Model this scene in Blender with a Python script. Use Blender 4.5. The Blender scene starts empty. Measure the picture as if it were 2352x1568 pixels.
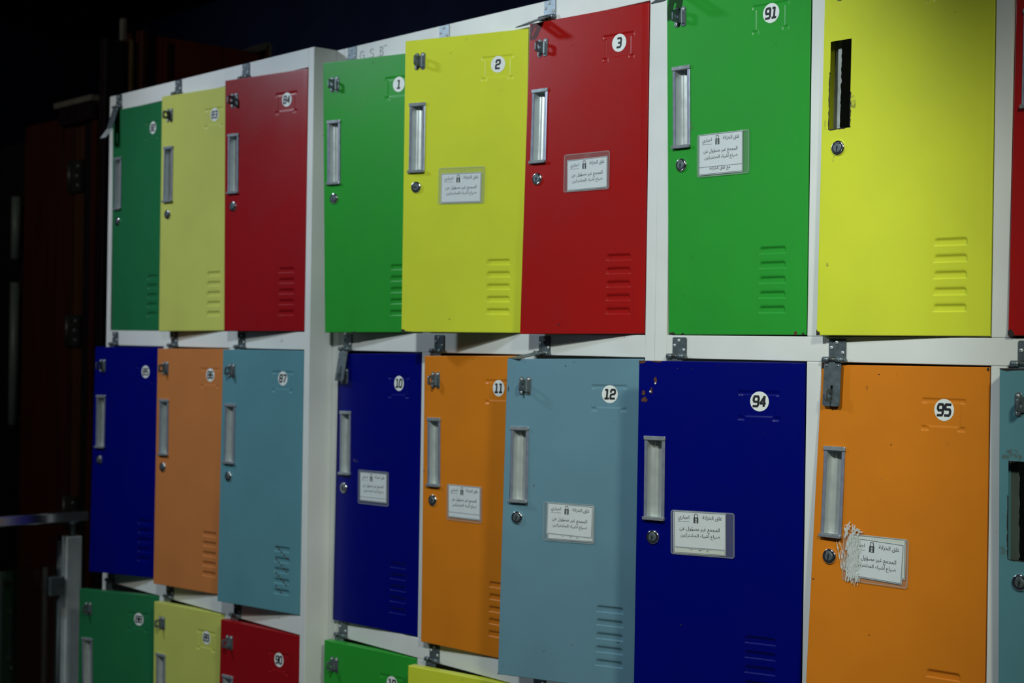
import bpy, bmesh, math, random
from mathutils import Matrix, Vector
random.seed(7)
SC = bpy.context.scene
COL = SC.collection
ZF = 1.254                      # height of the camera above the floor
R_ = math.radians

# ------------------------------------------------------------------ camera
FPX, YAW, PITCH, ROLL, DIST = 3398.76, 0.840821, 0.001419, 0.015458, 1.74967
Fv = Vector((-math.sin(YAW)*math.cos(PITCH), math.cos(YAW)*math.cos(PITCH), math.sin(PITCH)))
R0 = Vector((math.cos(YAW), math.sin(YAW), 0)); U0 = R0.cross(Fv)
Rv = math.cos(ROLL)*R0 + math.sin(ROLL)*U0
Uv = -math.sin(ROLL)*R0 + math.cos(ROLL)*U0
cd = bpy.data.cameras.new('camera'); cam = bpy.data.objects.new('camera', cd); COL.objects.link(cam)
cd.sensor_width = 36.0; cd.lens = FPX*36.0/2352.0; cd.clip_start = 0.05
cam.matrix_world = Matrix(((Rv.x, Uv.x, -Fv.x, 0), (Rv.y, Uv.y, -Fv.y, -DIST), (Rv.z, Uv.z, -Fv.z, ZF), (0, 0, 0, 1)))
cd.dof.use_dof = True; cd.dof.focus_distance = 2.12; cd.dof.aperture_fstop = 6.0
SC.camera = cam

# ------------------------------------------------------------------ world, lamps, exposure
w = bpy.data.worlds.new('world'); SC.world = w; w.use_nodes = True
w.node_tree.nodes['Background'].inputs[0].default_value = (0.5, 0.62, 0.8, 1)
w.node_tree.nodes['Background'].inputs[1].default_value = 0.03
SC.view_settings.view_transform = 'Standard'; SC.view_settings.look = 'None'
SC.view_settings.exposure = 0.0; SC.view_settings.gamma = 1.0
SC.view_settings.use_curve_mapping = False

def spot_light(loc, aim, watts, col, cone, blend=1.0, size=0.05):
    """spot with a soft-edged cone: the ceiling downlights and one added fill"""
    l = bpy.data.lights.new('spot_light', 'SPOT'); l.shadow_soft_size = size
    l.energy = watts; l.color = col; l.spot_size = R_(cone); l.spot_blend = blend
    o = bpy.data.objects.new('spot_light', l); COL.objects.link(o)
    p, q = Vector(loc), Vector(aim); o.location = (p.x, p.y, p.z+ZF)
    o.rotation_euler = (q-p).to_track_quat('-Z', 'Y').to_euler()
    return o
# the row of ceiling downlights in front of the lockers
spot_light((-3.45, -1.28, 1.10), (-2.45, -0.30, -0.20), 58.0, (0.72, 0.86, 1.00), 95, 0.8, .09)
spot_light((-1.25, -1.35, 1.00), (-1.844, -0.08, -0.02), 66.0, (0.90, 1.00, 1.00), 66, 0.55)
spot_light((0.50, -1.40, 1.14), (-0.806, -0.30, -1.00), 98.0, (0.98, 1.00, 0.80), 71, 0.4, .13)
spot_light((-3.10, -2.60, 1.45), (-4.20, 0.40, 0.10), 48.0, (1.00, 0.92, 0.80), 62, 0.8)     # added fill that brightens the dark joinery, no fitting of the room

# ------------------------------------------------------------------ materials
MATS = {}
def new_mat(name):
    m = bpy.data.materials.new(name); m.use_nodes = True
    nt = m.node_tree; b = nt.nodes['Principled BSDF']
    MATS[name] = m
    return m, nt, b

def paint(name, col, rough=0.30, dirt=0.10, spec=0.30, speck=True):
    """enamel on sheet steel: even colour, faint scuffs, tiny dark specks"""
    m, nt, b = new_mat(name)
    tc = nt.nodes.new('ShaderNodeTexCoord')
    n1 = nt.nodes.new('ShaderNodeTexNoise'); n1.inputs['Scale'].default_value = 9; n1.inputs['Detail'].default_value = 6
    nt.links.new(tc.outputs['Object'], n1.inputs['Vector'])
    r1 = nt.nodes.new('ShaderNodeMapRange'); r1.inputs[1].default_value = 0.35; r1.inputs[2].default_value = 0.75
    r1.inputs[3].default_value = 1.0; r1.inputs[4].default_value = 1.0-dirt
    nt.links.new(n1.outputs['Fac'], r1.inputs[0])
    mx = nt.nodes.new('ShaderNodeMix'); mx.data_type = 'RGBA'; mx.blend_type = 'MULTIPLY'; mx.inputs[0].default_value = 1
    mx.inputs[6].default_value = (*col, 1); nt.links.new(r1.outputs[0], mx.inputs[7])
    out = mx.outputs[2]
    if speck:
        n2 = nt.nodes.new('ShaderNodeTexNoise'); n2.inputs['Scale'].default_value = 42; n2.inputs['Detail'].default_value = 2
        nt.links.new(tc.outputs['Object'], n2.inputs['Vector'])
        r2 = nt.nodes.new('ShaderNodeMapRange'); r2.inputs[1].default_value = 0.735; r2.inputs[2].default_value = 0.79
        r2.inputs[3].default_value = 0.0; r2.inputs[4].default_value = 0.65
        nt.links.new(n2.outputs['Fac'], r2.inputs[0])
        m2 = nt.nodes.new('ShaderNodeMix'); m2.data_type = 'RGBA'
        nt.links.new(r2.outputs[0], m2.inputs[0]); nt.links.new(out, m2.inputs[6])
        m2.inputs[7].default_value = (col[0]*.35+.012, col[1]*.3+.01, col[2]*.3+.008, 1)
        out = m2.outputs[2]
    nt.links.new(out, b.inputs['Base Color'])
    rr = nt.nodes.new('ShaderNodeMapRange'); rr.inputs[3].default_value = rough-.06; rr.inputs[4].default_value = rough+.10
    nt.links.new(n1.outputs['Fac'], rr.inputs[0]); nt.links.new(rr.outputs[0], b.inputs['Roughness'])
    b.inputs['Specular IOR Level'].default_value = spec
    n3 = nt.nodes.new('ShaderNodeTexNoise'); n3.inputs['Scale'].default_value = 260
    nt.links.new(tc.outputs['Object'], n3.inputs['Vector'])
    bp = nt.nodes.new('ShaderNodeBump'); bp.inputs['Strength'].default_value = 0.05; bp.inputs['Distance'].default_value = 0.001
    nt.links.new(n3.outputs['Fac'], bp.inputs['Height']); nt.links.new(bp.outputs[0], b.inputs['Normal'])
    return m

def plain(name, col, rough=0.5, metal=0.0, spec=0.5, noise=0.0, scale=20):
    m, nt, b = new_mat(name)
    b.inputs['Base Color'].default_value = (*col, 1); b.inputs['Roughness'].default_value = rough
    b.inputs['Metallic'].default_value = metal; b.inputs['Specular IOR Level'].default_value = spec
    if noise:
        tc = nt.nodes.new('ShaderNodeTexCoord'); n = nt.nodes.new('ShaderNodeTexNoise'); n.inputs['Scale'].default_value = scale
        n.inputs['Detail'].default_value = 5
        nt.links.new(tc.outputs['Object'], n.inputs['Vector'])
        r = nt.nodes.new('ShaderNodeMapRange'); r.inputs[1].default_value = .3; r.inputs[2].default_value = .7
        r.inputs[3].default_value = 1-noise; r.inputs[4].default_value = 1+noise*.3
        nt.links.new(n.outputs['Fac'], r.inputs[0])
        mx = nt.nodes.new('ShaderNodeMix'); mx.data_type = 'RGBA'; mx.blend_type = 'MULTIPLY'; mx.inputs[0].default_value = 1
        mx.inputs[6].default_value = (*col, 1); nt.links.new(r.outputs[0], mx.inputs[7]); nt.links.new(mx.outputs[2], b.inputs['Base Color'])
        rr = nt.nodes.new('ShaderNodeMapRange'); rr.inputs[3].default_value = max(.02, rough-.1); rr.inputs[4].default_value = rough+.12
        nt.links.new(n.outputs['Fac'], rr.inputs[0]); nt.links.new(rr.outputs[0], b.inputs['Roughness'])
    return m

def wood(name, c1, c2, rough=0.35):
    m, nt, b = new_mat(name)
    tc = nt.nodes.new('ShaderNodeTexCoord'); mp = nt.nodes.new('ShaderNodeMapping'); mp.inputs['Scale'].default_value = (14, 14, 1.2)
    n = nt.nodes.new('ShaderNodeTexNoise'); n.inputs['Scale'].default_value = 2.2; n.inputs['Detail'].default_value = 8; n.inputs['Distortion'].default_value = .6
    nt.links.new(tc.outputs['Object'], mp.inputs[0]); nt.links.new(mp.outputs[0], n.inputs['Vector'])
    r = nt.nodes.new('ShaderNodeValToRGB'); r.color_ramp.elements[0].position = .3; r.color_ramp.elements[1].position = .7
    r.color_ramp.elements[0].color = (*c1, 1); r.color_ramp.elements[1].color = (*c2, 1)
    nt.links.new(n.outputs['Fac'], r.inputs[0]); nt.links.new(r.outputs[0], b.inputs['Base Color'])
    b.inputs['Roughness'].default_value = rough
    return m

WHITE = paint('white_enamel', (0.75, 0.77, 0.745), rough=.45, dirt=.10)
PAINTS = {
 'green': paint('green_enamel', (0.026, 0.33, 0.036)),
 'yellow': paint('yellow_enamel', (0.66, 0.72, 0.045), dirt=.08),
 'red': paint('red_enamel', (0.37, 0.008, 0.007)),
 'blue': paint('blue_enamel', (0.0, 0.0025, 0.160), rough=.30, spec=.2),
 'orange': paint('orange_enamel', (0.68, 0.21, 0.014)),
 'grey-blue': paint('grey_blue_enamel', (0.14, 0.28, 0.36)),
 'hazy green': paint('hazy_green_enamel', (0.018, 0.165, 0.062)),  # green of the far cabinet, bluish grazing sheen mixed into the colour
 'hazy yellow': paint('hazy_yellow_enamel', (0.57, 0.60, 0.135), dirt=.08),  # yellow of the far cabinet, paled by haze and reflection put into the colour
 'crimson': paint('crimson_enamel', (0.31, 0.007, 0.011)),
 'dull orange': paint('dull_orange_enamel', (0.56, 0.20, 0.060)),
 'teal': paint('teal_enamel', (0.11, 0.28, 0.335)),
}
ALU = plain('brushed_aluminium', (0.58, 0.63, 0.62), rough=.32, metal=.45, noise=.10, scale=60)
FLANGE = plain('anodised_flange', (0.34, 0.37, 0.47), rough=.36, metal=.5, noise=.15, scale=60)
CAP = plain('handle_cap', (0.42, 0.46, 0.50), rough=.28, metal=.5, noise=.15, scale=80)
STEEL = plain('zinc_steel', (0.16, 0.20, 0.22), rough=.40, metal=.55, noise=.25, scale=90)
DSTEEL = plain('dark_steel', (0.08, 0.09, 0.085), rough=.42, metal=.75, noise=.2, scale=90)
RIVET = plain('rivet_metal', (0.62, 0.66, 0.68), rough=.28, metal=.35)
CHROME = plain('chrome', (0.78, 0.80, 0.82), rough=.16, metal=1.0)
BLACK = plain('black_gap', (0.006, 0.006, 0.006), rough=.7)
INK = plain('black_ink', (0.008, 0.009, 0.012), rough=.6)
INKG = plain('grey_ink', (0.17, 0.20, 0.23), rough=.7)
PENCIL = plain('pencil', (0.50, 0.53, 0.52), rough=.7)
STICK = plain('sticker_white', (0.80, 0.84, 0.82), rough=.35)
PAPER = plain('paper', (0.78, 0.82, 0.84), rough=.75, noise=.03, scale=60)
PAPER2 = plain('paper_yellowed', (0.72, 0.75, 0.68), rough=.75, noise=.05, scale=60)
RUST = plain('rust', (0.10, 0.035, 0.015), rough=.85, noise=.5, scale=150)
CHIP = plain('bare_dark_metal', (0.022, 0.017, 0.014), rough=.8, noise=.4, scale=150)
def stain_mat():
    m, nt, b = new_mat('glue_stain')
    out = nt.nodes['Material Output']; b.inputs['Base Color'].default_value = (.16, .15, .09, 1); b.inputs['Roughness'].default_value = .7
    t = nt.nodes.new('ShaderNodeBsdfTransparent'); mx = nt.nodes.new('ShaderNodeMixShader')
    tc = nt.nodes.new('ShaderNodeTexCoord'); n = nt.nodes.new('ShaderNodeTexNoise'); n.inputs['Scale'].default_value = 170; n.inputs['Detail'].default_value = 4
    nt.links.new(tc.outputs['Object'], n.inputs['Vector'])
    r = nt.nodes.new('ShaderNodeMapRange'); r.inputs[1].default_value = .42; r.inputs[2].default_value = .62; r.inputs[3].default_value = 0; r.inputs[4].default_value = .42
    nt.links.new(n.outputs['Fac'], r.inputs[0]); nt.links.new(r.outputs[0], mx.inputs[0])
    nt.links.new(t.outputs[0], mx.inputs[1]); nt.links.new(b.outputs[0], mx.inputs[2]); nt.links.new(mx.outputs[0], out.inputs[0])
    return m
GREYSTAIN = stain_mat()
def scrape_mat():
    m, nt, b = new_mat('white_scrape')
    out = nt.nodes['Material Output']; b.inputs['Base Color'].default_value = (.62, .66, .63, 1); b.inputs['Roughness'].default_value = .8
    t = nt.nodes.new('ShaderNodeBsdfTransparent'); mx = nt.nodes.new('ShaderNodeMixShader')
    tc = nt.nodes.new('ShaderNodeTexCoord'); mp = nt.nodes.new('ShaderNodeMapping'); mp.inputs['Scale'].default_value = (900, 900, 190); mp.inputs['Rotation'].default_value = (0, .22, 0)
    n = nt.nodes.new('ShaderNodeTexNoise'); n.inputs['Scale'].default_value = 1; n.inputs['Detail'].default_value = 5
    nt.links.new(tc.outputs['Object'], mp.inputs[0]); nt.links.new(mp.outputs[0], n.inputs['Vector'])
    r = nt.nodes.new('ShaderNodeMapRange'); r.inputs[1].default_value = .31; r.inputs[2].default_value = .50; r.inputs[3].default_value = .05; r.inputs[4].default_value = .88
    nt.links.new(n.outputs['Fac'], r.inputs[0]); nt.links.new(r.outputs[0], mx.inputs[0])
    nt.links.new(t.outputs[0], mx.inputs[1]); nt.links.new(b.outputs[0], mx.inputs[2]); nt.links.new(mx.outputs[0], out.inputs[0])
    return m
SCRAPE = scrape_mat()
SPOT = plain('bare_hole', (0.85, 0.85, 0.80), rough=.4)

def sleeve_mat(name, clear, tint):
    m, nt, b = new_mat(name)
    nt.nodes.remove(b); out = nt.nodes['Material Output']
    t = nt.nodes.new('ShaderNodeBsdfTransparent'); t.inputs[0].default_value = (.97, .98, .98, 1)
    d = nt.nodes.new('ShaderNodeBsdfPrincipled'); d.inputs['Base Color'].default_value = (*tint, 1); d.inputs['Roughness'].default_value = .25
    mx = nt.nodes.new('ShaderNodeMixShader'); mx.inputs[0].default_value = 1-clear
    nt.links.new(t.outputs[0], mx.inputs[1]); nt.links.new(d.outputs[0], mx.inputs[2]); nt.links.new(mx.outputs[0], out.inputs[0])
    return m
SLEEVE = sleeve_mat('clear_plastic', .90, (.45, .47, .46))
RIM = sleeve_mat('plastic_weld', .74, (.50, .55, .54))
def glass_mat():
    m, nt, b = new_mat('railing_glass')
    b.inputs['Base Color'].default_value = (.75, .9, .85, 1); b.inputs['Roughness'].default_value = .03
    b.inputs['Transmission Weight'].default_value = 1.0; b.inputs['IOR'].default_value = 1.45
    return m
GLASS = glass_mat()
WOOD = wood('dark_red_wood', (0.030, 0.007, 0.003), (0.055, 0.011, 0.005), .45)
WOOD2 = wood('brown_wood', (0.035, 0.014, 0.006), (0.075, 0.030, 0.010), .45)
WOODP = wood('red_wood_panel', (0.085, 0.016, 0.006), (0.16, 0.028, 0.010), .45)
BLACKWOOD = wood('black_wood', (0.008, 0.005, 0.006), (0.014, 0.008, 0.009), .45)
EDGEWOOD = plain('tan_wood_edge', (0.13, 0.09, 0.035), rough=.6, noise=.3)
PALEWOOD = plain('pale_wood_edge', (0.15, 0.15, 0.12), rough=.7, noise=.3)
NAVY = plain('navy_wall_paint', (0.040, 0.065, 0.19), rough=.9, noise=.3, scale=3, spec=.05)
FLOORM = plain('grey_floor_tile', (0.13, 0.14, 0.14), rough=.45, noise=.2, scale=6)
CEILM = plain('dark_ceiling_paint', (0.010, 0.012, 0.018), rough=.9, spec=.05)
BACKING = plain('grey_backing', (0.36, 0.40, 0.40), rough=.7, noise=.25, scale=60)
PULLM = plain('dull_pull_metal', (0.12, 0.16, 0.15), rough=.45, noise=.2)
POSTW = plain('post_grey', (0.58, 0.66, 0.68), rough=.4, noise=.12, scale=30)

# ------------------------------------------------------------------ mesh helper
class MB:
    def __init__(s): s.v, s.f, s.m, s.sm, s.mats = [], [], [], [], []
    def mi(s, m):
        if m not in s.mats: s.mats.append(m)
        return s.mats.index(m)
    def face(s, pts, mat, smooth=False):
        i = len(s.v); s.v += [tuple(p) for p in pts]; s.f.append(tuple(range(i, i+len(pts)))); s.m.append(s.mi(mat)); s.sm.append(smooth)
    def box(s, x0, x1, y0, y1, z0, z1, mat, M=None):
        c = [(x0,y0,z0),(x1,y0,z0),(x1,y1,z0),(x0,y1,z0),(x0,y0,z1),(x1,y0,z1),(x1,y1,z1),(x0,y1,z1)]
        if M is not None: c = [tuple(M @ Vector(p)) for p in c]
        i = len(s.v); s.v += c
        for q in ((0,3,2,1),(4,5,6,7),(0,1,5,4),(1,2,6,5),(2,3,7,6),(3,0,4,7)):
            s.f.append(tuple(i+k for k in q)); s.m.append(s.mi(mat)); s.sm.append(False)
    def loft(s, rings, mat, closed=True, cap0=True, cap1=True, smooth=True, capmat=None):
        i = len(s.v); n = len(rings[0])
        for r in rings: s.v += [tuple(p) for p in r]
        for a in range(len(rings)-1):
            for k in range(n if closed else n-1):
                k2 = (k+1) % n
                s.f.append((i+a*n+k, i+a*n+k2, i+(a+1)*n+k2, i+(a+1)*n+k)); s.m.append(s.mi(mat)); s.sm.append(smooth)
        cm = capmat or mat
        if cap0: s.f.append(tuple(i+k for k in range(n))[::-1]); s.m.append(s.mi(cm)); s.sm.append(False)
        if cap1: s.f.append(tuple(i+(len(rings)-1)*n+k for k in range(n))); s.m.append(s.mi(cm)); s.sm.append(False)
    def plate(s, outline, y0, y1, mat, holes=None, ch=0.0):
        """outline of (x, z) extruded from y1 (back) to y0 (front, towards the viewer), edges chamfered by ch"""
        n = len(outline)
        cx = sum(p[0] for p in outline)/n; cz = sum(p[1] for p in outline)/n
        def sh(c): return [(cx+(x-cx)*(1-c/max(1e-6, abs(x-cx))) if abs(x-cx) > c else x, cz+(z-cz)*(1-c/max(1e-6, abs(z-cz))) if abs(z-cz) > c else z) for x, z in outline]
        rings = [[(x, y1, z) for x, z in outline]]
        if ch:
            rings += [[(x, y0+ch, z) for x, z in outline], [(x, y0, z) for x, z in sh(ch)]]
        else: rings += [[(x, y0, z) for x, z in outline]]
        s.loft(rings, mat, smooth=False)
    def disc(s, cx, y, cz, r, mat, n=32, rings=None, smooth=True):
        """lathe about the outward axis: rings = [(radius, y)], closed with a cap at the last ring"""
        rr = [[(cx+q*math.cos(2*math.pi*k/n), yy, cz+q*math.sin(2*math.pi*k/n)) for k in range(n)] for q, yy in rings]
        s.loft(rr, mat, smooth=smooth, cap0=False)
    def tube(s, p0, p1, r, mat, n=16, cap=True):
        p0, p1 = Vector(p0), Vector(p1); d = (p1-p0).normalized()
        a = d.orthogonal().normalized(); b = d.cross(a)
        s.loft([[p+a*r*math.cos(2*math.pi*k/n)+b*r*math.sin(2*math.pi*k/n) for k in range(n)] for p in (p0, p1)], mat, cap0=cap, cap1=cap)
    def mesh(s, name):
        me = bpy.data.meshes.new(name); me.from_pydata(s.v, [], s.f)
        for m in s.mats: me.materials.append(m)
        me.polygons.foreach_set('material_index', s.m); me.polygons.foreach_set('use_smooth', s.sm)
        bm = bmesh.new(); bm.from_mesh(me); bmesh.ops.recalc_face_normals(bm, faces=bm.faces) if len(s.f) < 4000 else None
        bm.to_mesh(me); bm.free(); me.update()
        return me

def rrect(x0, x1, z0, z1, r, n=4):
    o = []
    for cx, cz, a in ((x1-r, z1-r, 0), (x0+r, z1-r, 90), (x0+r, z0+r, 180), (x1-r, z0+r, 270)):
        for k in range(n+1):
            t = R_(a+90*k/n); o.append((cx+r*math.cos(t), cz+r*math.sin(t)))
    return o

def link(name, data, parent=None, M=None, label=None):
    """new object; M is its world matrix"""
    o = bpy.data.objects.new(name, data); COL.objects.link(o)
    if M is None: M = Matrix()
    o['_w'] = [v for row in M for v in row]
    if parent is not None:
        o.parent = parent
        pw = Matrix([list(parent['_w'])[i*4:i*4+4] for i in range(4)])
        o.matrix_basis = pw.inverted() @ M
    else: o.matrix_basis = M
    if label: o['label'] = label
    return o
def thing(name, label, cat, M, group=None, data=None, kind=None):
    o = link(name, data, None, M, label)
    o['category'] = cat
    if group: o['group'] = group
    if kind: o['kind'] = kind
    return o
def structure(name, mb):
    o = link(name, mb.mesh(name)); o['kind'] = 'structure'; return o
def bevel(o, wd, seg=2):
    b = o.modifiers.new('bevel', 'BEVEL'); b.width = wd; b.segments = seg; b.limit_method = 'ANGLE'
T = Matrix.Translation

# ------------------------------------------------------------------ the room
mb = MB(); mb.box(-7, 3.5, -5, 3.2, -.1, 0, FLOORM); structure('floor', mb)
mb = MB(); mb.box(-7, 3.5, -5, 3.2, 2.75, 2.85, CEILM); structure('ceiling', mb)
mb = MB(); mb.box(-7, 3.5, 1.62, 1.72, 0, 2.75, NAVY); structure('wall_back', mb)
mb = MB(); mb.box(-7.1, -7, -5, 1.72, 0, 2.75, NAVY); structure('wall_left', mb)

# ------------------------------------------------------------------ locker layout (metres; z measured from the camera height)
ZT, ZB = 0.5964, -1.183
ROWS = [(.5569, .0170), (-.0192, -.5630), (-.6010, -1.1430)]
UNITS = {
 'L': dict(x=(-3.4045, -2.5112), y=-.0533, op=[(-3.3830, -3.1159), (-3.0906, -2.8235), (-2.7982, -2.5312)]),
 'M': dict(x=(-2.5092, -1.6134), y=.0022, op=[(-2.4850, -2.2150), (-2.1897, -1.9256), (-1.9003, -1.6362)]),
 'R': dict(x=(-1.6130, -.7000), y=0., op=[(-1.5874, -1.3141), (-1.2882, -1.0200), (-.9950, -.7245)])}
LAB = {
 'L': 'white nine-door locker cabinet farthest from the camera, its doors numbered 82 to 90',
 'M': 'white nine-door locker cabinet in the middle of the row, with doors numbered 1 to 3',
 'R': 'white nine-door locker cabinet nearest the camera, with doors numbered 91, 94 and 95'}
DEPTH = .45
def build_cabinet(k):
    u = UNITS[k]; x0, x1 = u['x']; y0 = u['y']
    root = thing('locker_cabinet', LAB[k], 'locker', T((x0, y0, 0)), 'row of locker cabinets')
    t = .0012
    # carcass: side panels, back, top, bottom, shelves, partitions
    mb = MB()
    yb = y0+DEPTH; ys = y0+.017
    mb.box(x0, x0+t, ys, yb, ZB+ZF, ZT+ZF, WHITE); mb.box(x1-t, x1, ys, yb, ZB+ZF, ZT+ZF, WHITE)
    mb.box(x0+t, x1-t, yb-t, yb, ZB+ZF, ZT+ZF, WHITE)
    mb.box(x0+t, x1-t, ys, yb-t, ZT+ZF-t, ZT+ZF, WHITE); mb.box(x0+t, x1-t, ys, yb-t, ZB+ZF, ZB+ZF+t, WHITE)
    for za, zb in ((ROWS[0][1], ROWS[1][0]), (ROWS[1][1], ROWS[2][0])):
        z = (za+zb)/2+ZF; mb.box(x0+t, x1-t, ys, yb-t, z-t/2, z+t/2, WHITE)
    for i in (0, 1):
        xm = (u['op'][i][1]+u['op'][i+1][0])/2
        mb.box(xm-t/2, xm+t/2, ys, yb-t, ZB+ZF+t, ZT+ZF-t, WHITE)
    link('carcass', mb.mesh('carcass'), root)
    mb = MB()
    for xa in (x0+.02, x1-.06):
        for ya in (y0+.03, yb-.07): mb.box(xa, xa+.04, ya, ya+.04, 0, ZB+ZF, WHITE)
    mb.box(x0+.03, x1-.03, y0+.025, y0+.03, .0, ZB+ZF, DSTEEL)
    link('plinth', mb.mesh('plinth'), root)
    # face frame of folded sheet: stiles, rails and mullions with hairline seams
    mb = MB(); g = .0003; d = .018
    rails = [(ZT, ROWS[0][0]), (ROWS[0][1], ROWS[1][0]), (ROWS[1][1], ROWS[2][0]), (ROWS[2][1], ZB)]
    xl, xr = u['op'][0][0], u['op'][2][1]
    mb.box(x0, xl-g, y0, y0+d, ZB+ZF, ZT+ZF, WHITE); mb.box(xr+g, x1, y0, y0+d, ZB+ZF, ZT+ZF, WHITE)
    for za, zb in rails: mb.box(xl, xr, y0+.0003, y0+d, zb+ZF, za+ZF, WHITE)
    for za, zb in ROWS:
        for i in (0, 1): mb.box(u['op'][i][1], u['op'][i+1][0], y0+.0005, y0+d, zb+ZF+g, za+ZF-g, WHITE)
    ff = link('face_frame', mb.mesh('face_frame'), root); bevel(ff, .0011, 2)
    u['root'] = root
for k in 'LMR': build_cabinet(k)

# ------------------------------------------------------------------ stroke digits
def stroke(path, wd):
    q = []
    for (a, b) in zip(path[:-1], path[1:]):
        a, b = Vector(a), Vector(b); d = (b-a).normalized(); n = Vector((-d.y, d.x)); e = wd*.22
        a2, b2 = a-d*e, b+d*e
        q.append([a2-n*wd/2, b2-n*wd/2, b2+n*wd/2, a2+n*wd/2])
    return q
c_ = .16
DIG = {
 '0': [[(0,c_),(0,1-c_),(c_,1),(1-c_,1),(1,1-c_),(1,c_),(1-c_,0),(c_,0),(0,c_)]],
 '1': [[(.1,.98),(.55,.98),(.55,0)],[(.1,0),(1,0)]],
 '2': [[(0,.72),(0,1-c_),(c_,1),(1-c_,1),(1,1-c_),(1,.62),(.9,.52),(.1,.44),(0,.34),(0,0),(1,0)]],
 '3': [[(0,1),(1-c_,1),(1,1-c_),(1,.6),(.88,.5),(1,.4),(1,c_),(1-c_,0),(0,0)],[(.3,.5),(.9,.5)]],
 '4': [[(.74,0),(.74,1),(0,.3),(1.02,.3)]],
 '5': [[(1,1),(0,1),(0,.56),(1-c_,.56),(1,.42),(1,c_),(1-c_,0),(0,0)]],
 '6': [[(1,1),(c_,1),(0,1-c_),(0,c_),(c_,0),(1-c_,0),(1,c_),(1,.4),(1-c_,.54),(0,.54)]],
 '7': [[(0,1),(1,1),(1,.82),(.42,0)]],
 '8': [[(0,c_),(0,1-c_),(c_,1),(1-c_,1),(1,1-c_),(1,c_),(1-c_,0),(c_,0),(0,c_)],[(0,.52),(1,.52)]],
 '9': [[(0,0),(1-c_,0),(1,c_),(1,1-c_),(1-c_,1),(c_,1),(0,1-c_),(0,.6),(c_,.46),(1,.46)]],
}
def digit_quads(txt, h, slant=.10):
    """quads in (x, z) centred on 0"""
    wd = .27; W = .42; gap = .18
    out = []; x = 0
    for ch in txt:
        for p in DIG[ch]:
            out += stroke([(x+px*W, pz*.80+.10) for px, pz in p], wd*.72)
        x += W+gap
    tot = x-gap
    return [[((p[0]-tot/2+(p[1]-.5)*slant)*h, (p[1]-.5)*h) for p in q] for q in out]
def sticker_mesh(txt):
    mb = MB(); n = 40; r = .0147
    mb.loft([[(r*math.cos(2*math.pi*k/n), 0, r*math.sin(2*math.pi*k/n)) for k in range(n)],
             [(r*math.cos(2*math.pi*k/n), -.00025, r*math.sin(2*math.pi*k/n)) for k in range(n)]], STICK, smooth=False)
    for i, q in enumerate(digit_quads(txt, .0182)): mb.face([(x, -.00034-i*2e-6, z) for x, z in q], INK)
    return mb.mesh('number_sticker')

# ------------------------------------------------------------------ shared fittings
def handle_mesh():
    """recessed aluminium pull, 34 x 126 mm: flanges, curved cup, pressed end caps. origin = top left, z down"""
    W, H = .0350, .1265; mb = MB()
    prof = [(.0002,.0),(.0002,-.0014),(.0012,-.0019),(.0050,-.0017),(.0056,-.0006),(.0058,.0070),(.0080,.0105),(.0110,.0120),
            (.0128,.0108),(.0140,.0110),(.0150,.0122),(.0200,.0132),(.0250,.0120),(.0288,.0070),(.0294,-.0006),(.0300,-.0017),(.0338,-.0019),(.0348,-.0014),(.0348,0)]
    z0, z1 = -.003, -H+.003
    for pa, mt in ((prof[:5], FLANGE), (prof[4:15], ALU), (prof[14:], FLANGE)):
        mb.loft([[(x, y, z0) for x, y in pa], [(x, y, z1) for x, y in pa]], mt, closed=False, cap0=False, cap1=False, smooth=mt is ALU)
    for z in (-.0042, -H+.0042): mb.face([(.0056,-.0004,z),(.0294,-.0004,z),(.0290,.013,z),(.0060,.013,z)], ALU)
    # end caps, slightly wider than the extrusion and folded forward
    for za, zb, yo in ((.0012, -.0052, -.0034), (-H+.0038, -H-.0012, -.0062)):      # the lower cap is a thumb lip
        mb.plate(rrect(-.0006, W+.0006, min(za, zb), max(za, zb), .0012, 3), yo, .0, CAP, ch=.0007)
    return mb.mesh('handle')
HANDLE = handle_mesh()

def lock_mesh(kdeg):
    mb = MB()
    mb.disc(0, 0, 0, 0, CHROME, 36, [(.0109, 0), (.0109, -.0012), (.0102, -.0026), (.0090, -.0034), (.0082, -.0030)])
    mb.disc(0, 0, 0, 0, STEEL, 36, [(.0082, -.0030), (.0064, -.0027), (.0063, -.0036), (.0058, -.0040)])
    Mk = Matrix.Rotation(R_(kdeg), 4, 'Y')
    mb.box(-.0009, .0009, -.00435, -.0041, -.0048, .0030, BLACK, Mk)
    mb.disc(0, 0, 0, 0, BLACK, 12, [(.0017, -.0041), (.0016, -.0043)])
    for a in (70, 85, 100, 115):     # the stamped marks along the upper rim
        t = R_(a); mb.box(-.0007, .0007, -.0033, -.0029, -.0004, .0004, CAP, T((.0073*math.cos(t), 0, .0073*math.sin(t))))
    return mb.mesh('cam_lock')
LOCK, LOCKH = lock_mesh(8), lock_mesh(85)

def pan_rivet(mb, x, z, y, r=.0027):
    mb.disc(x, 0, z, 0, RIVET, 18, [(r, y), (r, y-.0005), (r*.88, y-.0012), (r*.55, y-.0017), (r*.34, y-.0018)])
    mb.disc(x, 0, z, 0, BLACK, 12, [(r*.33, y-.00181), (r*.30, y-.00184)])

def ring_plate(mb, outer, holes_n, cx, cz, r, mat, y0, y1, axis='y'):
    pass

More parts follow.
